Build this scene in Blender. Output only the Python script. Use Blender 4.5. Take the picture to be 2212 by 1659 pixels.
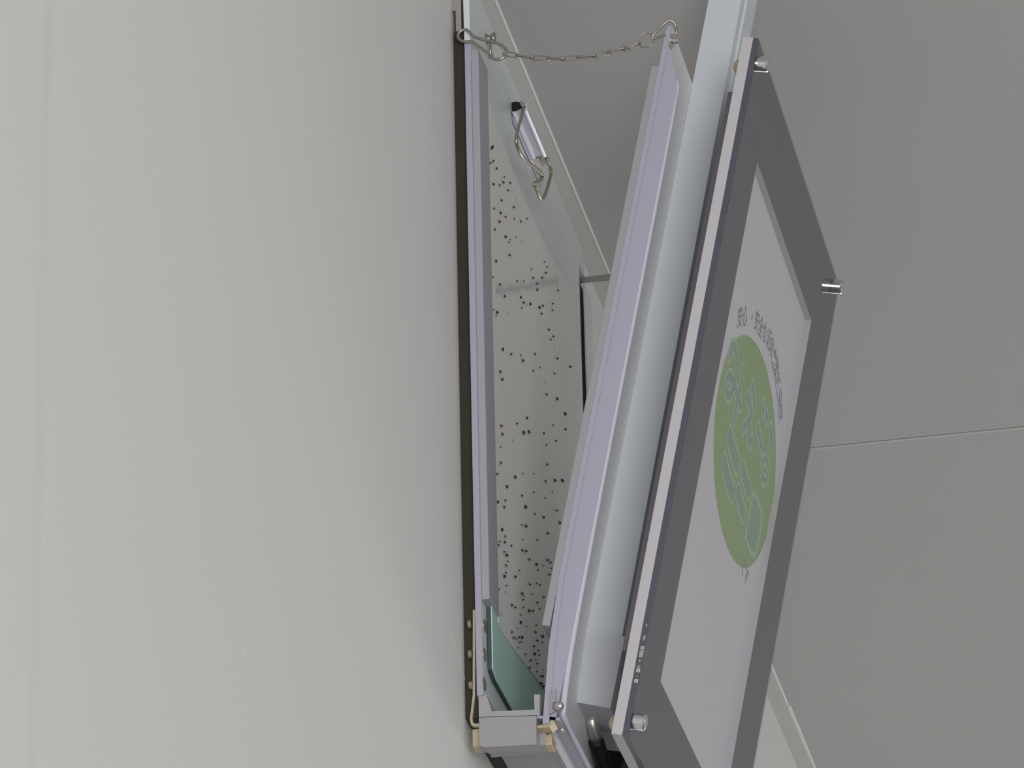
import bpy, bmesh, math, random
import numpy as np
from mathutils import Vector, Matrix
random.seed(7)
for o in list(bpy.data.objects): bpy.data.objects.remove(o)
S = bpy.context.scene
COL = S.collection

# ---------------------------------------------------------------- camera
W, H = 2212, 1659
CX, CY = W/2, H/2
BASE_Z = 2.10                      # height of the trap's lower edge above the floor
_n = lambda v: v/np.linalg.norm(v)
F = math.sqrt(-(2454*-540 + 5170*-23800))            # focal length in pixels
Dc = _n(np.array([2454., 5170., F]))                  # along the wall, away from the camera
Vc = _n(np.array([-540., -23800., F]))                # up
Nc = _n(np.cross(Vc, Dc)); Nc = Nc if Nc[0] > 0 else -Nc
R = np.stack([Nc, Dc, Vc], 1)                         # world -> camera (x right, y down, z forward)
def ray(px, py): return R.T @ _n(np.array([px-CX, py-CY, F]))
CAM = np.array([.006, 0, 0]) - 2.63*ray(1026, 1505)   # relative to the trap's lower near corner
def un(px, py, ax, val):                              # a pixel's ray met with the plane axis = val
    r = ray(px, py); t = (val-CAM[ax])/r[ax]; return CAM + t*r
cam_d = bpy.data.cameras.new('camera'); cam = bpy.data.objects.new('camera', cam_d); COL.objects.link(cam)
cam_d.sensor_fit = 'HORIZONTAL'; cam_d.sensor_width = 36; cam_d.lens = F/W*36
cam_d.clip_start = .05; cam_d.clip_end = 50
m3 = Matrix((R[0], -R[1], -R[2])).transposed()
cam.matrix_world = Matrix.Translation(Vector(CAM)+Vector((0, 0, BASE_Z))) @ m3.to_4x4()
S.camera = cam

# ---------------------------------------------------------------- light and exposure
wd = bpy.data.worlds.new('World'); S.world = wd; wd.use_nodes = True
wd.node_tree.nodes['Background'].inputs[0].default_value = (.93, .97, 1, 1)
wd.node_tree.nodes['Background'].inputs[1].default_value = .30
def area(name, loc, sx, sy, power, col=(1, .98, .95)):
    l = bpy.data.lights.new(name, 'AREA'); l.shape = 'RECTANGLE'; l.size = sx; l.size_y = sy
    l.energy = power; l.color = col
    o = bpy.data.objects.new(name, l); COL.objects.link(o); o.location = loc; return o
# unseen soft lights: side and front ones added to fill the trap; also ceiling lamps
def unseen_light(name, loc, rot, sx, sy, power, col):
    o = area(name, loc, sx, sy, power, col); o.rotation_euler = rot; return o
unseen_light('unseen_light', (5.1, .4, .95), (0, math.radians(90), 0), 1.5, 5.0, 15, (.97, .98, 1))
unseen_light('unseen_light', (1.55, -4.5, 1.0), (math.radians(90), 0, 0), 1.6, 1.6, 100, (.97, .98, 1))  # added behind the camera to brighten the trap's inside
unseen_light('unseen_light', (1.9, 5.95, 1.2), (math.radians(-90), 0, 0), 3.4, 1.7, 62, (.97, .98, 1))
for x, y, p in ((2.6, -1.6, 7), (2.6, 2.4, 7)):
    area('ceiling_lamp', (x, y, BASE_Z+.42), .25, 1.2, p, (1, .98, .95))
S.view_settings.view_transform = 'Standard'; S.view_settings.look = 'None'
S.view_settings.gamma = 1; S.view_settings.use_curve_mapping = False
S.view_settings.exposure = 0.0

# ---------------------------------------------------------------- materials
def mat(name, col, rough=.5, metal=0., bump=0., bscale=900., var=0., vscale=40., spec=.5):
    m = bpy.data.materials.new(name); m.use_nodes = True
    nt = m.node_tree; b = nt.nodes['Principled BSDF']
    b.inputs['Base Color'].default_value = (*col, 1); b.inputs['Roughness'].default_value = rough
    b.inputs['Metallic'].default_value = metal; b.inputs['Specular IOR Level'].default_value = spec
    tc = nt.nodes.new('ShaderNodeTexCoord')
    if var:
        nz = nt.nodes.new('ShaderNodeTexNoise'); nz.inputs['Scale'].default_value = vscale; nz.inputs['Detail'].default_value = 4
        nt.links.new(tc.outputs['Object'], nz.inputs['Vector'])
        mx = nt.nodes.new('ShaderNodeMix'); mx.data_type = 'RGBA'
        mx.inputs[6].default_value = (*[c*(1-var) for c in col], 1); mx.inputs[7].default_value = (*[min(1, c*(1+var)) for c in col], 1)
        nt.links.new(nz.outputs['Fac'], mx.inputs[0]); nt.links.new(mx.outputs[2], b.inputs['Base Color'])
    if bump:
        nz = nt.nodes.new('ShaderNodeTexNoise'); nz.inputs['Scale'].default_value = bscale; nz.inputs['Detail'].default_value = 3
        nt.links.new(tc.outputs['Object'], nz.inputs['Vector'])
        bp = nt.nodes.new('ShaderNodeBump'); bp.inputs['Strength'].default_value = bump; bp.inputs['Distance'].default_value = .0005
        nt.links.new(nz.outputs['Fac'], bp.inputs['Height']); nt.links.new(bp.outputs[0], b.inputs['Normal'])
    return m
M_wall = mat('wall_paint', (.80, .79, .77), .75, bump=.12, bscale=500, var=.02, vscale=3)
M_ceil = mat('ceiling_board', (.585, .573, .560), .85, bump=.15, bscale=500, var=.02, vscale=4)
M_trim = mat('trim_paint', (.52, .515, .49), .7, bump=.1)
M_caulk = mat('white_caulk', (.86, .85, .84), .6, bump=.3, bscale=150)
M_joint = mat('joint_filler', (.778, .765, .740), .8)
M_cjoint = mat('ceiling_joint', (.50, .49, .47), .8)
M_floor = mat('floor_vinyl', (.24, .235, .23), .6, var=.06, vscale=2)
M_white = mat('white_powder_coat_dimmed', (.45, .435, .53), .42, bump=.06, bscale=2500)  # one white coat, darkened here for faces toward the front light
M_bluew = mat('bluish_white_coat', (.74, .79, .79), .38, bump=.05, bscale=2500)
M_grey = mat('pale_grey_coat', (.39, .375, .40), .45, bump=.06, bscale=2500)
M_teal = mat('pale_teal_backing', (.52, .76, .70), .5)
M_rail = mat('bluish_grey_rail', (.41, .405, .45), .45, bump=.05)
M_alu = mat('grey_aluminium_profile', (.42, .41, .425), .45, .0, bump=.05)
M_zinc = mat('yellow_zinc_plate', (.60, .52, .34), .45, .45, var=.12, vscale=300)
M_steel = mat('steel_wire', (.42, .39, .35), .30, .85)
M_satin = mat('satin_steel', (.78, .78, .86), .32, .5)
M_inner = mat('inner_door_lit_white', (.87, .87, .88), .45, bump=.05, bscale=2500)  # same white coat, lightened to stand in for light inside the trap
M_flange = mat('greenish_grey_flange', (.36, .385, .34), .5)
M_lip = mat('lip_highlight_coat', (.66, .64, .74), .4)  # the lip's highlight, painted in as a lighter coat
M_bail = mat('dull_zinc_wire', (.46, .42, .30), .3, .8)
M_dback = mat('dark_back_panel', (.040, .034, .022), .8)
M_dteal = mat('dark_teal_gap_shade', (.07, .10, .09), .7)
M_chrome = mat('bright_chrome', (.80, .80, .82), .10, 1.)
M_nickel = mat('dull_nickel', (.60, .56, .52), .32, .8)
M_black = mat('black_rubber', (.012, .012, .013), .45)
M_dark = mat('dark_hollow_shade', (.008, .008, .008), .9)
M_dgrey = mat('dark_backing_and_gap_shade', (.10, .09, .115), .5)
M_acedge = mat('mask_grey_print', (.135, .132, .148), .6)
M_edge = mat('bluish_acrylic_edge', (.10, .10, .13), .25)
M_board = mat('white_sign_board', (.58, .555, .57), .6, var=.03, vscale=200)
M_housing = mat('lamp_housing_white', (.64, .675, .71), .45, bump=.04, bscale=2500)
M_cap = mat('lamp_end_cap_white', (.60, .62, .655), .4, bump=.04, bscale=2500)
M_paper = mat('insert_paper', (.90, .885, .905), .7)
M_green = mat('green_print', (.40, .57, .22), .7, var=.06, vscale=25)
M_fill = mat('grey_green_letter', (.36, .50, .37), .7)
M_outl = mat('pale_green_letter_edge', (.54, .73, .53), .7)
M_greyp = mat('grey_print', (.40, .38, .40), .7)
M_wprint = mat('white_print', (.75, .77, .75), .6)
# glue sheet: warm grey card, with a grey band of shade painted across it
M_glue = mat('glue_sheet_card', (.87, .86, .82), .42, var=.03, vscale=30, spec=.4)
def shading(m):
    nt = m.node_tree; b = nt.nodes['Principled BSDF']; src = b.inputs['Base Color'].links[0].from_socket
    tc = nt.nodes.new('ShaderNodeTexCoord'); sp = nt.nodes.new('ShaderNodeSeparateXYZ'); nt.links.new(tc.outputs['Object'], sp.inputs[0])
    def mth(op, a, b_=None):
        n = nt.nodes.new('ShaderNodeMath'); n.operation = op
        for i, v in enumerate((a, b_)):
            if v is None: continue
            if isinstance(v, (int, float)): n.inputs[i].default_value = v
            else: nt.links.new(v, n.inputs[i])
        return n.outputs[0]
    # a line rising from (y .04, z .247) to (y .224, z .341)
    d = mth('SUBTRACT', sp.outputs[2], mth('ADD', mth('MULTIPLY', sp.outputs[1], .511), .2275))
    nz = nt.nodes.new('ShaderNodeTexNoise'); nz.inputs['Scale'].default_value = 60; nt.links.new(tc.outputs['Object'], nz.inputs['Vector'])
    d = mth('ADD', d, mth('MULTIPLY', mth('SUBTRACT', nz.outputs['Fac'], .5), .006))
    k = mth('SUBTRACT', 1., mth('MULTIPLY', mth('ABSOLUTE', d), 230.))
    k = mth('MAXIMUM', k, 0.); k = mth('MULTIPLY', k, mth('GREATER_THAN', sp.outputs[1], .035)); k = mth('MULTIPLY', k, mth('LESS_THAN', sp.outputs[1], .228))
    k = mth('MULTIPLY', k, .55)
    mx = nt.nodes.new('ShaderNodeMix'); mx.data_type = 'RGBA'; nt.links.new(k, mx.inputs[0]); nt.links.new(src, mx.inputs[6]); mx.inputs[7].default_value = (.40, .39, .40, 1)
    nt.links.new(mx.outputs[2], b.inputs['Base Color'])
shading(M_glue)
# clear acrylic: lets light through, mirrors at grazing angles
M_acr = bpy.data.materials.new('clear_acrylic'); M_acr.use_nodes = True
nt = M_acr.node_tree; nt.nodes.clear()
out = nt.nodes.new('ShaderNodeOutputMaterial'); mix = nt.nodes.new('ShaderNodeMixShader'); fr = nt.nodes.new('ShaderNodeFresnel'); fr.inputs[0].default_value = 1.32
tr = nt.nodes.new('ShaderNodeBsdfTransparent'); tr.inputs[0].default_value = (.955, .96, .97, 1)
gl = nt.nodes.new('ShaderNodeBsdfGlossy'); gl.inputs['Roughness'].default_value = .04
ge = nt.nodes.new('ShaderNodeNewGeometry'); fm = nt.nodes.new('ShaderNodeMath'); fm.operation = 'MULTIPLY'; fi = nt.nodes.new('ShaderNodeMath'); fi.operation = 'SUBTRACT'; fi.inputs[0].default_value = 1
nt.links.new(ge.outputs['Backfacing'], fi.inputs[1]); nt.links.new(fr.outputs[0], fm.inputs[0]); nt.links.new(fi.outputs[0], fm.inputs[1])   # mirror on entry only
nt.links.new(fm.outputs[0], mix.inputs[0]); nt.links.new(tr.outputs[0], mix.inputs[1]); nt.links.new(gl.outputs[0], mix.inputs[2]); nt.links.new(mix.outputs[0], out.inputs[0])
INS = [mat('insect_black', (.03, .03, .03), .5), mat('insect_brown', (.07, .05, .036), .5), mat('insect_olive', (.05, .055, .035), .5), mat('insect_red', (.15, .035, .03), .5)]
M_wing = mat('insect_wing', (.25, .26, .25), .4)

# ---------------------------------------------------------------- mesh helpers
def link(name, bm, m, parent=None, smooth=False, kind=None):
    me = bpy.data.meshes.new(name); bmesh.ops.recalc_face_normals(bm, faces=bm.faces); bm.to_mesh(me); bm.free()
    if smooth:
        for p in me.polygons: p.use_smooth = True
    for mm in (m if isinstance(m, (list, tuple)) else [m]): me.materials.append(mm)
    o = bpy.data.objects.new(name, me); COL.objects.link(o)
    if parent: o.parent = parent
    if kind: o['kind'] = kind
    return o
def prism(bm, pts, y0, y1, axis='y'):
    """extrude a closed outline; axis y: pts are (x,z); axis x: pts are (y,z); axis z: pts are (x,y)"""
    def v(p, t): return {'y': (p[0], t, p[1]), 'x': (t, p[0], p[1]), 'z': (p[0], p[1], t)}[axis]
    a = [bm.verts.new(v(p, y0)) for p in pts]; b = [bm.verts.new(v(p, y1)) for p in pts]
    n = len(pts); bm.faces.new(a); bm.faces.new(b[::-1])
    for i in range(n): bm.faces.new((a[i], a[(i+1) % n], b[(i+1) % n], b[i]))
def box(bm, x0, x1, y0, y1, z0, z1, bev=0.):
    vs = [bm.verts.new((x, y, z)) for x in (x0, x1) for y in (y0, y1) for z in (z0, z1)]
    fs = [bm.faces.new([vs[i] for i in f]) for f in ((0, 1, 3, 2), (4, 6, 7, 5), (0, 4, 5, 1), (2, 3, 7, 6), (0, 2, 6, 4), (1, 5, 7, 3))]
    if bev:
        es = list({e for f in fs for e in f.edges})
        bmesh.ops.bevel(bm, geom=es, offset=bev, segments=2, profile=.5, affect='EDGES')
def B(*a, bev=0.):
    bm = bmesh.new(); box(bm, *a, bev=bev); return bm
def tube(bm, pts, r, seg=8, closed=False, sub=0):
    P = [Vector(p) for p in pts]
    for _ in range(sub):                               # Chaikin corner rounding
        Q = []
        n = len(P)
        rng = range(n) if closed else range(n-1)
        if not closed: Q.append(P[0])
        for i in rng:
            a, b = P[i], P[(i+1) % n]; Q += [a.lerp(b, .25), a.lerp(b, .75)]
        if not closed: Q.append(P[-1])
        P = Q
    n = len(P); rings = []; up = None
    for i in range(n):
        if closed: t = (P[(i+1) % n]-P[i-1]).normalized()
        else: t = (P[min(i+1, n-1)]-P[max(i-1, 0)]).normalized()
        if up is None:
            up = t.orthogonal().normalized()
        up = (up - t*up.dot(t)).normalized(); w = t.cross(up)
        rings.append([bm.verts.new(P[i]+(up*math.cos(2*math.pi*k/seg)+w*math.sin(2*math.pi*k/seg))*r) for k in range(seg)])
    for i in range(n if closed else n-1):
        a, b = rings[i], rings[(i+1) % n]
        off = 0
        if closed and i == n-1:
            off = min(range(seg), key=lambda s: sum((a[k].co-b[(k+s) % seg].co).length for k in range(seg)))
        for k in range(seg): bm.faces.new((a[k], a[(k+1) % seg], b[(k+1+off) % seg], b[(k+off) % seg]))
    if not closed: bm.faces.new(rings[0][::-1]); bm.faces.new(rings[-1])
def lathe(bm, prof, o, axis, seg=20):
    """prof: (distance along axis, radius)"""
    o = Vector(o); a = Vector(axis).normalized(); u = a.orthogonal().normalized(); w = a.cross(u); rings = []
    for d, r in prof:
        rings.append([bm.verts.new(o+a*d+(u*math.cos(2*math.pi*k/seg)+w*math.sin(2*math.pi*k/seg))*max(r, 1e-5)) for k in range(seg)])
    for p, q in zip(rings, rings[1:]):
        for k in range(seg): bm.faces.new((p[k], p[(k+1) % seg], q[(k+1) % seg], q[k]))
    bm.faces.new(rings[0][::-1]); bm.faces.new(rings[-1])
def ell(bm, c, r, seg=8, rings=5):
    res = bmesh.ops.create_uvsphere(bm, u_segments=seg, v_segments=rings, radius=1.0)
    bmesh.ops.transform(bm, matrix=Matrix.Translation(c) @ Matrix.Diagonal((*r, 1)), verts=res['verts'])
    return res['verts']
def text_bm(s, size, offset=0., bold=0):
    cu = bpy.data.curves.new('t', 'FONT'); cu.body = s; cu.size = size; cu.offset = offset; cu.align_x = 'CENTER'; cu.align_y = 'CENTER'
    cu.resolution_u = 4
    o = bpy.data.objects.new('t', cu); COL.objects.link(o)
    dg = bpy.context.evaluated_depsgraph_get(); dg.update()
    me = o.evaluated_get(dg).to_mesh(); bm = bmesh.new(); bm.from_mesh(me)
    o.evaluated_get(dg).to_mesh_clear(); bpy.data.objects.remove(o); bpy.data.curves.remove(cu)
    return bm
def add_bm(dst, src, mtx):
    src.transform(mtx); me = bpy.data.meshes.new('tmp'); src.to_mesh(me); src.free(); dst.from_mesh(me); bpy.data.meshes.remove(me)

# ================================================================ the room
CEIL = .4525
def struct(name, bm, m, loc=None):
    o = link(name, bm, m); o['kind'] = 'structure'; o.location = (0, 0, BASE_Z); return o
X1, Y0, Y1, FL = 5.2, -4.6, 6.0, -BASE_Z
SEAM = -.765
wall = struct('wall_left', B(-.12, -.003, Y0, Y1, FL, CEIL+.01), M_joint)
link('wall_joint', B(-.0035, -.00001, SEAM-.0065, SEAM+.0065, FL, CEIL), M_joint, wall)
for a, b in ((Y0, SEAM-.0060), (SEAM+.0060, 1.06), (1.063, Y1)):
    link('wall_panel', B(-.003, 0, a, b, FL, CEIL), M_wall, wall)
struct('wall_right', B(X1, X1+.1, Y0, Y1, FL, CEIL+.01), M_wall)
struct('wall_back', B(-.12, X1+.1, Y1, Y1+.1, FL, CEIL+.01), M_wall)
struct('wall_front', B(-.12, X1+.1, Y0-.1, Y0, FL, CEIL+.01), M_wall)
struct('floor', B(-.12, X1+.1, Y0-.1, Y1+.1, FL-.1, FL), M_floor)
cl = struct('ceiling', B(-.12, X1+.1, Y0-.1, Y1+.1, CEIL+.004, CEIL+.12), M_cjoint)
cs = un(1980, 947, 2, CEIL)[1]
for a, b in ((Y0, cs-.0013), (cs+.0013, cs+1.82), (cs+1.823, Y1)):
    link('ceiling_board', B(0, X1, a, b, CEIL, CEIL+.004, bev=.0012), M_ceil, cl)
# slanted trim strip in the corner, and the caulk bead along it
bm = bmesh.new(); prism(bm, [(0, .4395), (.0076, .4525), (0, .4525)], Y0, Y1)
trim = struct('trim_1', bm, M_trim)
bm = bmesh.new(); y = Y0; r0 = .0009
jog = un(1706, 1535, 2, CEIL)[1]
tube(bm, [(.0078, Y0, CEIL), (.0078, 0, CEIL-.0001), (.0080, .5, CEIL), (.0077, jog-.01, CEIL-.0001)], .0011, 6)
tube(bm, [(.0082, jog-.01, CEIL), (.0081, jog+.3, CEIL), (.0082, Y1, CEIL)], .0017, 6)
link('caulk_bead', bm, M_caulk, trim, True)
# hairline scratch and a small stain on the wall
bm = bmesh.new(); tube(bm, [(.0001, *un(972, 1363, 0, 0)[1:]), (.0001, *un(990, 1420, 0, 0)[1:]), (.0001, *un(1004, 1468, 0, 0)[1:])], .00014, 4)
link('wall_scratch', bm, M_joint, wall)
bm = bmesh.new(); q = un(526, 1404, 0, 0); lathe(bm, [(0, .0014), (.0002, .0010)], (0, q[1], q[2]), (1, 0, 0), 10)
link('wall_stain', bm, M_joint, wall)

# ================================================================ the trap
def tag(o, label, cat, group=None):
    o['label'] = label; o['category'] = cat
    if group: o['group'] = group
trap = bpy.data.objects.new('insect_light_trap', None); COL.objects.link(trap); trap.location = (0, 0, BASE_Z)
tag(trap, 'white insect light trap on the wall, hanging open on its chain, logo sign in front', 'insect trap')
trap.empty_display_size = .1

# --- base plate fixed to the wall
bm = bmesh.new()
T = .4155
prism(bm, [(0, .0), (.3190, .0), (.3190, .3995), (.337, .3995), (.337, .409), (.331, T), (-.0005, T+.006), (-.0035, T+.004), (-.0005, .366), (0, .366)][::1], .0072, .0105, 'x')
base = link('base_plate', bm, M_bluew, trap)
# its bright folded near edge
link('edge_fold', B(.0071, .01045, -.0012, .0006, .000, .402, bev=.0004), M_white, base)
# far side: bent bracket standing off the plate's far edge
bm = bmesh.new()
box(bm, .0087, .0095, .3417, .3649, .000, .3984)
link('end_bracket', bm, M_bluew, base)
link('end_gap_shade', B(.0060, .0070, .3192, .3560, .0, .3984), M_dgrey, base)  # dark strip standing for the shade between plate and bracket
link('bracket_flange', B(.0070, .075, .3365, .3435, .3986, .3994), M_flange, base)
# guide rail (near) that holds the glue sheet
rail = link('guide_rail', B(.0105, .0146, -.0004, .0250, .0530, .3745, bev=.0005), M_rail, trap)
# teal backing; a dark sheet behind it stands for the gap's shade
bm = bmesh.new(); prism(bm, [(.0098, .0180), (.0100, .090), (.300, .090), (.300, .0165), (.020, .0155)], .0132, .0138, 'x')
link('sheet_backing', bm, M_teal, trap)
bm = bmesh.new(); prism(bm, [(.0106, .0186), (.0108, .089), (.299, .089), (.299, .0172), (.0204, .0162)], .0111, .0131, 'x'); link('backing_gap_shade', bm, M_dteal, trap)
# rivets through the plate, on both faces
for px, py in ((1047, 1352), (1047, 1414), (1046.5, 1478)):
    q = un(px, py, 0, .0107); bm = bmesh.new()
    lathe(bm, [(0, .0036), (.0004, .0036), (.0007, .0026), (.0008, .0006)], (.0105, q[1], q[2]), (1, 0, 0), 18)
    lathe(bm, [(0, .0024), (.0016, .0024), (.0022, .0018)], (.0047, .0018, q[2]), (-1, 0, 0), 14)
    link('rivet', bm, M_steel, base, False)
# U shaped lower profile and its end block
bm = bmesh.new()
prism(bm, [(.0078, .0005), (.0078, -.0112), (.0392, -.0132), (.0396, -.0020), (.0366, -.0018), (.0366, -.0100), (.0145, -.0088), (.0118, .0008)], .000, .334)
prof = link('lower_profile', bm, M_alu, trap)
bm = bmesh.new(); prism(bm, [(.0080, -.0118), (.0078, -.0268), (.0110, -.0282), (.0372, -.0290), (.0376, -.0137)], -.0006, .0085)
link('end_block', bm, M_grey, trap)
# yellow zinc hinge: strap behind the plate, leaf under the profile, knuckle
bm = bmesh.new()
prism(bm, [(.0056, .0480), (.0047, .0010), (.0030, -.0118), (.0036, -.0150), (.0056, -.0160), (.0078, -.0160), (.0078, -.0145), (.0058, -.0145), (.0046, -.0138), (.0043, -.0112), (.0059, .0010), (.0069, .0480)], .0005, .0032)
hinge = link('hinge_strap', bm, M_zinc, trap)
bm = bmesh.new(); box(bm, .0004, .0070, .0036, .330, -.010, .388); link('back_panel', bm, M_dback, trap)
bm = bmesh.new()
prism(bm, [(.0376, -.0183), (.0430, -.0181), (.0446, -.0165), (.0449, -.0100), (.0462, -.0085), (.0470, -.0100), (.0466, -.0175), (.0440, -.0197), (.0376, -.0200)], .0010, .010)
link('hinge_leaf', bm, M_zinc, trap)
link('hinge_plate', B(.0100, .0405, .0086, .0200, -.0262, -.0140, bev=.0006), M_grey, trap)
link('hinge_end', B(.0392, .0436, .0090, .0200, -.0262, -.0205, bev=.0006), M_zinc, trap)
link('hinge_foot', B(.0038, .0075, .003, .012, -.026, -.0165), M_zinc, trap)
# upper wall bracket in the gap
bm = bmesh.new(); box(bm, .0022, .0052, .001, .020, .387, .436); box(bm, .0, .0022, .001, .020, .40, .436)
link('wall_bracket', bm, M_nickel, trap)

# --- door, hinged open: local axes a (outward), y (along wall), h (up the door)
TH = math.radians(12.0); O = Vector((.0344, 0, -.018))
DM = Matrix.Rotation(TH, 4, 'Y')
Aax = np.array([math.cos(TH), 0, -math.sin(TH)]); Hax = np.array([math.sin(TH), 0, math.cos(TH)]); On = np.array(O)
def und(px, py, a):                                   # pixel -> (y, h) on the door plane at height a
    r = ray(px, py); t = (a-(CAM-On)@Aax)/(r@Aax); q = CAM+t*r; return q[1], (q-On)@Hax
def door_part(name, bm, m, smooth=False):
    o = link(name, bm, m, trap, smooth); o.location = O; o.rotation_euler = (0, TH, 0); return o
bm = bmesh.new()
prism(bm, [(.0064, .0012), (.0017, .0426), (0, .080), (0, .4005), (.0008, .4018), (.0025, .4018), (.0025, .080), (.0042, .0430), (.0092, .0020)], .0003, .305)
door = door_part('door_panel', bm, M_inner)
# folded rim: near flange, bottom flange, with a rolled lip
bm = bmesh.new()
L = .0118
def flange(y, dy):
    return [(.0088, .004), (.0044, .043), (.0024, .085), (.0024, .3905), (.0050, .3850), (.0085, .3760), (L-.001, .3700), (L, .3640), (L+.0004, .004)]
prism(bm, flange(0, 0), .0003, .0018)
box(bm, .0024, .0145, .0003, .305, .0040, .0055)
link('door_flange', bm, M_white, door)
bm = bmesh.new(); tube(bm, [(L-.0018, .0022, .3700), (L-.0002, .0022, .3640), (L, .0022, .0600), (.0142, .0022, .0120), (.0152, .0040, .0062), (.0152, .30, .0062)], .0017, 10, sub=2)
link('door_lip', bm, M_lip, door, True)
# bright cut edge of the panel, bent in at the foot
bm = bmesh.new(); prism(bm, [(.0062, .0010), (.0016, .0426), (-.0001, .080), (-.0001, .3995), (.0008, .4018), (.0026, .4018), (.0026, .080), (.0048, .0430), (.0094, .0018)], -.0006, .0003)
link('door_edge', bm, M_white, door)
bm = bmesh.new(); box(bm, -.0044, 0, -.0002, .0265, .054, .3775, bev=.0005); link('door_rail', bm, M_grey, door)
# bolt and screw at the door's foot
bm = bmesh.new(); lathe(bm, [(0, .0022), (.0042, .0022), (.0048, .0016)], (.0108, -.0028, .0105), (1, 0, 0), 16); link('hinge_bolt', bm, M_nickel, door, True)
bm = bmesh.new(); prism(bm, [(.0078, .016), (.0096, .020), (.0120, .0085), (.0090, .0060)], -.0020, -.0004); link('hinge_tab', bm, M_grey, door)
bm = bmesh.new(); q = und(1217, 1570, .016); lathe(bm, [(0, .0016), (.0012, .0014), (.0018, .0006)], (.0160, .003, .0000), (.5, -.8, 0), 14); link('screw', bm, M_nickel, door, True)

# --- lamp housing on the door
bm = bmesh.new()
prism(bm, [(.0025, .076), (.0218, .076), (.0208, .4765), (.0005+.0022, .4765)], .066, .098)
lh = door_part('lamp_housing', bm, M_housing)
link('housing_edge', B(.0205, .0222, .075, .0975, .0780, .4765, bev=.0005), M_housing, lh)
bm = bmesh.new(); prism(bm, [(.0026, .0765), (.0005+.0022, .052), (.0026, .0380), (.0230, .0365), (.0235, .0768)], .0652, .1045); link('end_cap', bm, M_cap, lh)
# cable below the lamp
pts = [(.0085, .090, .0375), (.0100, .100, .030), (.0140, .118, .020), (.0200, .135, .010), (.0250, .150, -.004), (.0250, .16, -.05)]
bm = bmesh.new(); tube(bm, pts[1:], .0042, 12, sub=2); tube(bm, [(.016, .125, .016), (.021, .140, .006), (.027, .15, -.008), (.027, .155, -.03)], .0070, 12, sub=1)
cab = door_part('lamp_cable', bm, M_black, True)
bm = bmesh.new(); tube(bm, [(.0080, .088, .0385), (.0105, .104, .0285)], .0034, 12); link('cable_gland', bm, M_nickel, cab, True)
bm = bmesh.new(); prism(bm, [(.110, .000), (.165, .002), (.168, .034), (.130, .036)], .0026, .0200, 'x'); link('cable_clamp', bm, M_black, cab)

# --- sign: white board with a recessed window, clear acrylic in front, four bolts
SY, SH = .3075, .3985
A0, AB, A1, A2 = .0422, .0478, .0505, .0513
wy0, wy1, wh0, wh1 = .0493, .2520, .0485, .3500
AP = .0465                                            # the paper's plane
bm = bmesh.new(); RI = .0016
box(bm, A0, AB, 0, wy0, 0, SH); box(bm, A0, AB, wy1, SY, 0, SH)
box(bm, A0, AB, wy0, wy1, 0, wh0); box(bm, A0, AB, wy0, wy1, wh1, SH); box(bm, A0, AP-.0004, wy0, wy1, wh0, wh1)
b = A1-.0002
box(bm, AB, b, RI, wy0, RI, SH-RI); box(bm, AB, b, wy1, SY-RI, RI, SH-RI); box(bm, AB, b, wy0, wy1, RI, wh0); box(bm, AB, b, wy0, wy1, wh1, SH-RI)
sign = door_part('sign_panel', bm, M_board); sign['label'] = 'sign board with green oval logo behind clear acrylic'
bm = bmesh.new()
a, b = A1-.0002, A1
box(bm, a, b, 0, wy0, 0, SH); box(bm, a, b, wy1, SY, 0, SH); box(bm, a, b, wy0, wy1, 0, wh0); box(bm, a, b, wy0, wy1, wh1, SH)
link('grey_mask', bm, M_acedge, sign)
bm = bmesh.new(); a, b = AB+.0001, A1-.0002
box(bm, a, b, 0, RI, 0, SH); box(bm, a, b, SY-RI, SY, 0, SH); box(bm, a, b, RI, SY-RI, 0, RI); box(bm, a, b, RI, SY-RI, SH-RI, SH)
link('acrylic_edge', bm, M_edge, sign)
link('paper_insert', B(AP-.0004, AP, wy0, wy1, wh0, wh1), M_paper, sign)
bm = bmesh.new(); prism(bm, [(.0, .003), (.003, 0), (SY-.003, 0), (SY, .003), (SY, SH-.003), (SY-.003, SH), (.003, SH), (0, SH-.003)], A1+.0001, A2, 'x')
link('acrylic_sheet', bm, M_acr, sign)
link('back_plate', B(A0-.0026, A0, .0005, .0080, .0450, .3655), M_dgrey, sign)
for h in (.12, .30): link('sign_bracket', B(.0219, A0, .085, .098, h, h+.03), M_grey, sign)
def PM(y, h, a, rot=0):                               # text plane -> sign plane
    m = Matrix(((0, 0, 1, a), (1, 0, 0, y), (0, 1, 0, h), (0, 0, 0, 1)))
    return m @ Matrix.Rotation(rot, 4, 'Z')
LY, LH = -.0112, -.0052
lcx, lcy = .1750+LY, .2330+LH
bm = bmesh.new(); prism(bm, [(lcx+.091*math.cos(t), lcy+.0575*math.sin(t)) for t in np.linspace(0, 2*math.pi, 72, endpoint=False)], AP, AP+.0001, 'x'); link('logo_disc', bm, M_green, sign)
def letters(items, z, m, name, off):
    bm = bmesh.new()
    for s, y, h, size, rot in items: add_bm(bm, text_bm(s, size, off), PM(y+LY, h+LH, AP+z, rot))
    return link(name, bm, m, sign)
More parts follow.
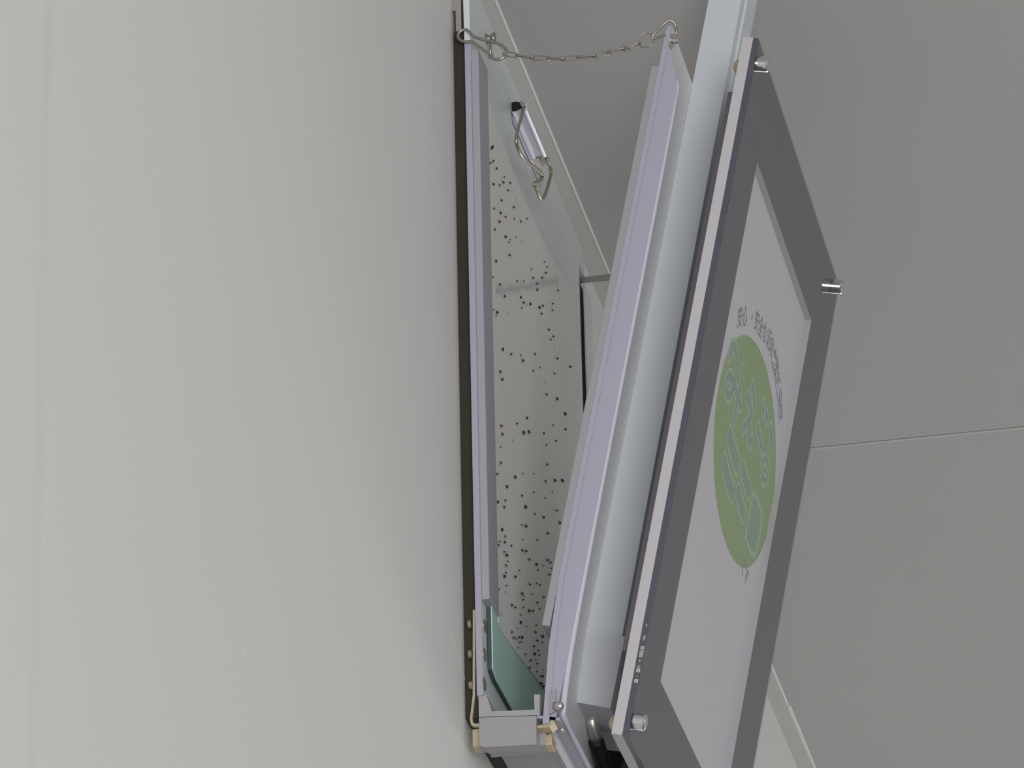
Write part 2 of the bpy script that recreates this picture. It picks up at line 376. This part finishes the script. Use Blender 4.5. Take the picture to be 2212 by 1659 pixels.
# big rounded letters, each stroke a flat ribbon with a pale edge
def za(X, Y): return und(1520+X/5.53, 700+Y/5.53, AP)
def zc(X, Y): return und(1520+X/4.256, 900+Y/4.256, AP)
loop = [(558+32*math.cos(t), 490+105*math.sin(t)) for t in np.linspace(-1.2, 5.0, 12)]
strokes = [
 [[za(*p) for p in st] for st in ([(305, 380), (325, 290), (355, 240), (385, 330), (392, 470), (380, 640), (350, 780), (300, 880), (258, 800), (258, 680), (300, 600), (350, 680), (400, 860), (440, 985)], [(462, 545), (445, 720), (405, 880), (372, 1040), (362, 1150)])],
 [[za(*p) for p in st] for st in ([(578, 735), (600, 860), (598, 970)], [(520, 860), (555, 1000), (578, 1090), (530, 1150), (470, 1255)], [(545, 1200), (530, 1330), (545, 1440), (572, 1390)])],
 [[za(*p) for p in st] for st in ([(640, 1225), (662, 1350), (695, 1490)], [(790, 1240), (808, 1370), (765, 1520)], [(697, 965), (706, 1040)], [(742, 1080), (750, 1150)])],
 [[zc(*p) for p in loop]],
 [[zc(*p) for p in st] for st in ([(236, 180), (268, 320), (308, 450)], [(184, 420), (215, 580), (262, 700)])],
 [[zc(*p) for p in st] for st in ([(355, 480), (380, 580), (412, 680)], [(312, 690), (332, 800), (365, 900)])]]
for k, grp in enumerate(strokes):
    wide = (.0026, .0026, .0026, .0020, .0046, .0040)[k]
    for nm, r, zt, m in (('logo_letter_edge', wide+.0020, .00018, M_outl), ('logo_letter', wide, .00030, M_fill)):
        bm = bmesh.new()
        for st in grp:
            a_, b_ = st[0], st[-1]
            tube(bm, [(0, y, h) for y, h in st], r, 10, sub=2)
            for y, h in (a_, b_): ell(bm, (0, y, h), (r, r, r), 12, 8)
        for v in bm.verts: v.co.x = AP+zt+v.co.x/r*.00008
        link(nm, bm, m, sign)
bm = bmesh.new()
leaf = [zc(*p) for p in ((450, 660), (500, 760), (535, 860), (535, 1000), (500, 1180), (470, 1290), (430, 1280), (375, 1120), (385, 1020), (420, 880))]
prism(bm, leaf, AP+.00012, AP+.00022, 'x'); link('logo_leaf_edge', bm, M_outl, sign)
lc = (sum(p[0] for p in leaf)/len(leaf), sum(p[1] for p in leaf)/len(leaf))
bm = bmesh.new(); prism(bm, [(lc[0]+(p[0]-lc[0])*.82, lc[1]+(p[1]-lc[1])*.84) for p in leaf], AP+.00024, AP+.00034, 'x'); link('logo_leaf', bm, M_fill, sign)
bm = bmesh.new()
for st in ([(455, 720), (440, 900), (400, 1090)], [(490, 800), (475, 960), (430, 1180)], [(515, 900), (505, 1040), (465, 1200)]): tube(bm, [(AP+.0004, *zc(*p)) for p in st], .0007, 6, sub=1)
for v in bm.verts: v.co.x = AP+.00038+(v.co.x-AP-.0004)*.1
link('leaf_vein', bm, M_outl, sign)
letters([('で', .2200, .1830, .012, 0), ('す', .2320, .1820, .012, 0)], .00020, M_fill, 'small_lettering', .0)
arc = '安心・安全な近未来型捕虫器'
ring = [(104, 281), (115, 287), (132, 294), (145, 298), (157, 300), (169, 302), (182, 304), (192, 304), (203, 302), (213, 300), (224, 296), (235, 292), (243, 286)]
items = []
for i, ch in enumerate(arc):
    p, q = ring[max(i-1, 0)], ring[min(i+1, 12)]; items.append((ch, ring[i][0]/1000, ring[i][1]/1000, .0125, math.atan2(q[1]-p[1], q[0]-p[0])))
letters(items, .0001, M_greyp, 'arc_lettering', .00025)
# small white print down the acrylic's near border
bm = bmesh.new()
for s, px, py in (('く', 1399, 1352), ('ミ', 1394, 1376), ('り', 1393, 1381), ('回', 1389.5, 1400), ('回', 1388, 1410), ('目', 1386.5, 1417), ('ト', 1384, 1428), ('三', 1381, 1441), ('国', 1380, 1449), ('・', 1376, 1461), ('図', 1375, 1472)):
    q = un(px+1, py, 1, -.0002)-On; add_bm(bm, text_bm(s, .0019 if s not in '回国図目' else .0022, .00003), Matrix(((1, 0, 0, min(max(q@Aax, .0490), .0499)), (0, 0, -1, -.0002), (0, 1, 0, q@Hax), (0, 0, 0, 1))))
link('edge_lettering', bm, M_wprint, sign)
for y, h in ((.0065, .3865), (.2868, .3885), (.0060, .0100), (.2835, .0100)):
    bm = bmesh.new(); lathe(bm, [(0, .0043), (.0052, .0043), (.0060, .0039), (.0063, .0030)], (A2, y, h), (1, 0, 0), 24); bo = link('standoff_bolt', bm, M_chrome, sign, False)
    bm = bmesh.new(); lathe(bm, [(0, .0046), (.0018, .0045), (.0036, .0036), (.0048, .0022), (.0052, .0006)], (A0, max(y, .012), h), (-1, 0, 0), 20); link('dome_nut', bm, M_zinc, sign, True)

# --- toggle latch on the base plate's top edge
lz = .389
def U(px, py, x): return tuple(un(px, py, 0, x))
LYn, LYf = .111, .168
def LP(px, py): q = un(px, py, 1, LYn); return q[0], q[2]
zb = LP(1106, 243)[1]
bm = bmesh.new()
prism(bm, [(.0110, zb+.0064), (.0110, zb+.0004), (.0116, zb-.0006), (.0126, zb-.0008), (.0136, zb-.0004), (.0140, zb+.0006), (.0178, zb+.0012), (.0181, zb), (.0190, zb-.0004), (.0200, zb+.0002), (.0204, zb+.0014), (.0196, zb+.0044), (.0180, zb+.0062), (.0140, zb+.0068)], LYn, LYf)
latch = link('toggle_latch', bm, M_satin, trap)
bm = bmesh.new(); prism(bm, [(.0112, zb+.0062), (.0113, zb+.0006), (.0136, zb+.0006), (.0160, zb+.0016), (.0192, zb+.0022), (.0184, zb+.0050), (.0142, zb+.0064)], LYn-.0005, LYn+.0005); link('latch_hollow_shade', bm, M_dark, latch)  # dark plug on the solid end, standing for the hollow's shade
bm = bmesh.new(); prism(bm, [(.0112, zb+.005), (.0112, zb), (.0150, zb+.0008), (.0170, zb+.0046)], LYf+.002, LYf+.014); link('latch_catch', bm, M_nickel, latch)
bm = bmesh.new(); box(bm, .0176, .0196, LYf, LYf+.012, zb+.0008, zb+.0024); link('latch_tongue', bm, M_steel, latch)
link('latch_plate', B(.0110, .0114, LYn+.003, LYf+.03, zb-.004, zb+.0075), M_satin, latch)
bail = [(1126, 222), (1133, 232), (1112, 298), (1120, 325), (1130, 342), (1150, 357), (1171, 376), (1171, 388), (1153, 394), (1157, 405), (1167, 430), (1175, 430), (1191, 377), (1189, 362), (1182, 344)]
bm = bmesh.new(); tube(bm, [U(x, y, .0195) for x, y in bail], .00100, 8, sub=2); link('latch_bail', bm, M_bail, latch, True)

# --- safety chain from base to door
bm = bmesh.new()
q = un(1052, 83, 0, .0112)
lathe(bm, [(0, .0032), (.0008, .0022), (.0020, .0018), (.0030, .0030), (.0040, .0036), (.0047, .0032), (.0050, .0010)], (.0110, .0435, .4040), (1, 0, 0), 16); tube(bm, [(.0126, .0430, .4030), (.0130, .0415, .3990), (.0134, .0400, .3925)], .0008, 8); link('chain_pin', bm, M_steel, trap, True)
def Z1(X, Y, y=-.003): return tuple(un(950+X/5.53, Y/5.53, 1, y))
def Z2(X, Y, y=-.003): return tuple(un(1300+X/5.53, Y/5.53, 1, y))
hook = [(635, 672), (600, 655), (400, 510), (365, 492), (300, 500), (240, 480), (212, 430), (235, 375), (300, 347), (345, 368), (400, 445), (640, 500), (740, 540), (795, 590), (795, 640), (760, 695), (690, 718), (580, 680)]
bm = bmesh.new(); tube(bm, [Z1(X, Y, -.003+.0006*(i/18)) for i, (X, Y) in enumerate(hook)], .00085, 8, sub=2)
chain = link('safety_chain', bm, M_steel, trap, True); chain['label'] = 'thin steel chain sagging between base and door'
lp = [(780, 640), (925, 668), (1105, 690), (1300, 700), (1475, 705), (1660, 690), (1850, 670), (2020, 630), (2200, 580)]
P = [Vector(Z1(*p)) for p in lp] + [Vector(Z2(285, 590)), Vector(Z2(440, 520))]
bm = bmesh.new(); n = 8; Lh, Wh = .0035, .0014          # stadium link, unit along x
st = [(Lh*1+Wh*math.cos(t), Wh*math.sin(t), 0) for t in np.linspace(-math.pi/2, math.pi/2, 7)] + [(-Lh+Wh*math.cos(t), Wh*math.sin(t), 0) for t in np.linspace(math.pi/2, 3*math.pi/2, 7)]
tube(bm, st, .00037, 6, closed=True); first = None
for i in range(len(P)-1):
    d = P[i+1]-P[i]; mid = (P[i]+P[i+1])/2
    if first is None: first = link('chain_link', bm, M_steel, chain, True); o = first
    else: o = first.copy(); COL.objects.link(o); o.parent = chain
    ang = -math.atan2(d.z, d.x); tw = math.radians(78 if i % 2 == 0 else 12)
    o.matrix_local = Matrix.Translation(mid) @ Matrix.Rotation(ang, 4, 'Y') @ Matrix.Rotation(tw, 4, 'X') @ Matrix.Diagonal((max(d.length/2+.0012, .003)/(Lh+Wh), 1, 1, 1))
c = Vector(Z2(530, 480)); bm = bmesh.new(); tube(bm, [c+Vector((.0043*math.cos(t), .0004*math.sin(2*t), .0043*math.sin(t))) for t in np.linspace(0, 2*math.pi, 24, endpoint=False)], .00042, 6, closed=True); link('chain_ring', bm, M_steel, chain, True)
bm = bmesh.new(); tube(bm, [Z2(760, 425, -.0005), Z2(600, 462), Z2(585, 445), Z2(770, 250), Z2(840, 242), Z2(885, 300, -.001), Z2(900, 370, -.0005), Z2(872, 420, .0)], .00065, 8, sub=1); link('chain_clip', bm, M_steel, chain, True)
def dl(px, py, a): y, h = und(px, py, a); return y, h
bm = bmesh.new(); lathe(bm, [(0, .0042), (.0008, .0042)], (.0025, .0042, .3950), (1, 0, 0), 20); lathe(bm, [(.0008, .0019), (.0036, .0019), (.0040, .0015)], (.0025, .0042, .3955), (1, 0, 0), 14)
o = link('chain_bolt', bm, M_nickel, door, False)

# ================================================================ glue sheet (lifts out of the trap)
def sheet_x(y, z): return .0142 + .0010*math.sin(math.pi*min(max((y-.02)/.25, 0), 1)) * math.sin(math.pi*min(max((z-.05)/.3, 0), 1))
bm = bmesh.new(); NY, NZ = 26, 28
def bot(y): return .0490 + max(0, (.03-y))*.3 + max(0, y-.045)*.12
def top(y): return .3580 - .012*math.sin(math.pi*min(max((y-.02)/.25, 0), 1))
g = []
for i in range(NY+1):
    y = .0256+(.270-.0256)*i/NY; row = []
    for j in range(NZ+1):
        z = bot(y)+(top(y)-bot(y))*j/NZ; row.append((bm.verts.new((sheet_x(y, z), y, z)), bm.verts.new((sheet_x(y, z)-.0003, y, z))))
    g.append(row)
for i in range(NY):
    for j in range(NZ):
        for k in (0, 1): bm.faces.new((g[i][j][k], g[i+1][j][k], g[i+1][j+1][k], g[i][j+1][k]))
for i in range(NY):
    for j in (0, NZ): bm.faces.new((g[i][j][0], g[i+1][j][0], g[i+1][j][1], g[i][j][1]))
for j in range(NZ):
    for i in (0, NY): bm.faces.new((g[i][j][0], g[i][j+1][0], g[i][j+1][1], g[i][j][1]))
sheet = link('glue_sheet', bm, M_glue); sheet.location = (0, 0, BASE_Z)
tag(sheet, 'pale grey glue sheet dotted with insects inside the open trap', 'glue sheet')

# ================================================================ trapped insects, one object each
def insect_mesh(kind):
    bm = bmesh.new()                                  # x = away from the sheet, y = along body
    if kind == 'faint':
        ell(bm, (.0002, 0, 0), (.0002, .0003, .00025))
        for s in (-1, 1):
            f = len(bm.faces); prism(bm, [(s*.0003, -.0001), (s*.0018, .0007), (s*.0026, .0003), (s*.0018, -.0002)], .0001, .0002, 'x')
        for fc in list(bm.faces)[-12:]: fc.material_index = 1
        m = [INS[1], M_wing]
    else:
        ell(bm, (.0010, 0, 0), (.0012, .0012, .00085)); ell(bm, (.0010, .0013, .0001), (.0008, .0007, .0006)); ell(bm, (.0009, -.0011, -.0002), (.0010, .0010, .00055))
        nb = len(bm.faces)
        for s in (-1, 1):                             # legs
            for k in (-.6, 0, .6):
                tube(bm, [(.0005, k*.001, s*.0005), (.0006, k*.0016, s*.0012), (.0001, k*.0022, s*.0018)], .00009, 4)
        for s in (-1, 1): prism(bm, [(.0004, s*.0002), (-.0016, s*.0011), (-.0024, s*.0008), (-.0014, s*.0001)], .00205, .00212, 'x')
        bm.faces.ensure_lookup_table()
        for fc in bm.faces[-12:]: fc.material_index = 1
        m = [INS[kind], M_wing]
    me = bpy.data.meshes.new('insect'); bmesh.ops.recalc_face_normals(bm, faces=bm.faces); bm.to_mesh(me); bm.free()
    for p in me.polygons: p.use_smooth = True
    for mm in m: me.materials.append(mm)
    return me
IM = {k: insect_mesh(k) for k in (0, 1, 2, 3, 'faint')}
Z3 = "425,247 413,258 405,375 428,360 455,420 518,488s 430,545 478,552r 507,530 562,535 545,595 494,673 615,670f 434,738 592,728 487,773 525,805 477,842 598,820s 648,841 697,820s 441,906 525,965 612,963s 565,987s 555,1007s 660,1003f 557,1109 450,1158 836,1162s 858,1203s 733,1222s 847,1251 413,1260s 745,1290 817,1290 620,1317s 672,1317s 777,1337 482,1343 778,1387 944,1390 519,1438 648,1445 668,1487 722,1498 700,1505f 902,1497 822,1513 794,1526 656,1530s 900,1549 813,1576 458,1565 433,1543s 452,1592s 545,1572f"
Z4 = "938,466 980,526 957,553s 993,633f 525,641 601,684 688,693s 814,683 704,741b 1014,723 1130,797 857,803s 800,833s 988,858 503,841 519,910b 908,930f 918,1045 1011,1084 1082,1219b 741,1256 653,1306 511,1327b 978,1320s 1087,1357 710,1388b 757,1380b 521,1400 895,1395s 620,1457f 1001,1462 918,1497s 507,1516s"
Z5 = "580,234 1055,253 543,348 809,346s 922,347s 726,380b 1037,420 1052,437s 1133,417b 1208,418b 642,480 921,538s 1110,538s 798,572 1035,594s 627,622 550,638 616,690 831,687b 1155,724r 1128,726f 930,761s 1020,794 1184,849b 797,872s 837,884b 592,918 1060,958 625,988r 809,1020s 956,1026 571,1040s 621,1048 560,1077s 690,1085s 800,1130 837,1140b 616,1147 638,1180b 874,1225 655,1245s 1060,1232 1091,1258 944,1275b 1022,1287s 635,1285 1100,1317s 963,1330r 774,1337s 636,1360s 615,1397b 1078,1380r 728,1402b 642,1493s 879,1480 950,1470s 982,1487s 557,1512s 635,1562f 796,1575b 903,1582s 1020,1610 810,1636 818,1600s"
Z6 = "632,232b 663,251 738,250s 785,281b 820,282 858,210 880,265s 715,317s 712,384 762,420s 848,408s 685,433s 633,466 842,468 650,517 673,527s 695,514 722,514 903,505 722,552s 700,556s 858,543 902,560s 690,606s 827,593 867,629 755,662s 832,660b 876,667s 797,715 845,710s 857,743 789,780 855,812s 915,797f 890,855 905,855 890,915b 907,943b 545,320f"
cells = {}
for txt, ox, oy, sc in ((Z3, 950, 250, 3.687), (Z4, 960, 600, 4.147), (Z5, 960, 950, 4.741), (Z6, 950, 1250, 4.055)):
    for t in txt.split():
        fl = t[-1] if t[-1] in 'sfbr' else ''; X, Y = (float(v) for v in t.rstrip('sfbr').split(','))
        px, py = ox+X/sc, oy+Y/sc; q = un(px, py, 0, .0150); q = un(px, py, 0, sheet_x(q[1], q[2])+.0006); q[1] = max(q[1], .0268)
        kind = 'faint' if fl == 'f' else 3 if fl == 'r' else random.choice((0, 0, 1, 1, 2, 3 if random.random() < .3 else 0))
        o = bpy.data.objects.new({'faint': 'insect_remains'}.get(kind, 'insect'), IM[kind]); COL.objects.link(o)
        s = {'s': .38, 'b': .68, '': .53, 'f': .75, 'r': .50}[fl]*random.uniform(.9, 1.1)
        o.location = (sheet_x(q[1], q[2])+.00005, q[1], BASE_Z+q[2])
        o.rotation_euler = (random.uniform(-.6, .6)+random.choice((0, math.pi)), 0, 0) if kind != 'faint' else (random.uniform(-.4, .4), 0, 0); o.scale = (s, s, s)
        bi = sum(py >= v for v in (520, 640, 840, 1040, 1200, 1330)); ci = 0 if q[1] < .085 else 1 if q[1] < .165 else 2
        look = {'faint': 'faint pale winged remains', 3: 'tiny reddish insect'}.get(kind, {'s': 'very tiny', 'b': 'larger', '': 'small'}[fl if fl in 'sb' else '']+' dark insect')
        cells.setdefault((bi, ci, look), []).append((py, o))
ORD = ['top', 'second', 'third', 'fourth', 'fifth', 'sixth', 'seventh', 'eighth', 'ninth', 'tenth', 'eleventh', 'twelfth', 'thirteenth', 'fourteenth', 'fifteenth', 'sixteenth', 'seventeenth', 'eighteenth', 'nineteenth', 'twentieth']
for (bi, ci, look), lst in cells.items():
    band = ('below the latch', 'at the grey shading', 'just under the grey shading', 'at mid height', 'below mid height', 'above the teal backing', 'beside the teal backing')[bi]
    side = ('rail side', 'middle', 'far side')[ci]
    for i, (py, o) in enumerate(sorted(lst, key=lambda t: t[0])):
        where = '' if len(lst) == 1 else ', topmost' if i == 0 else f', {ORD[i]} down'
        tag(o, f'{look} on glue sheet {band}, {side}{where}', 'insect', 'insects stuck to the glue sheet')
bpy.context.view_layer.update()
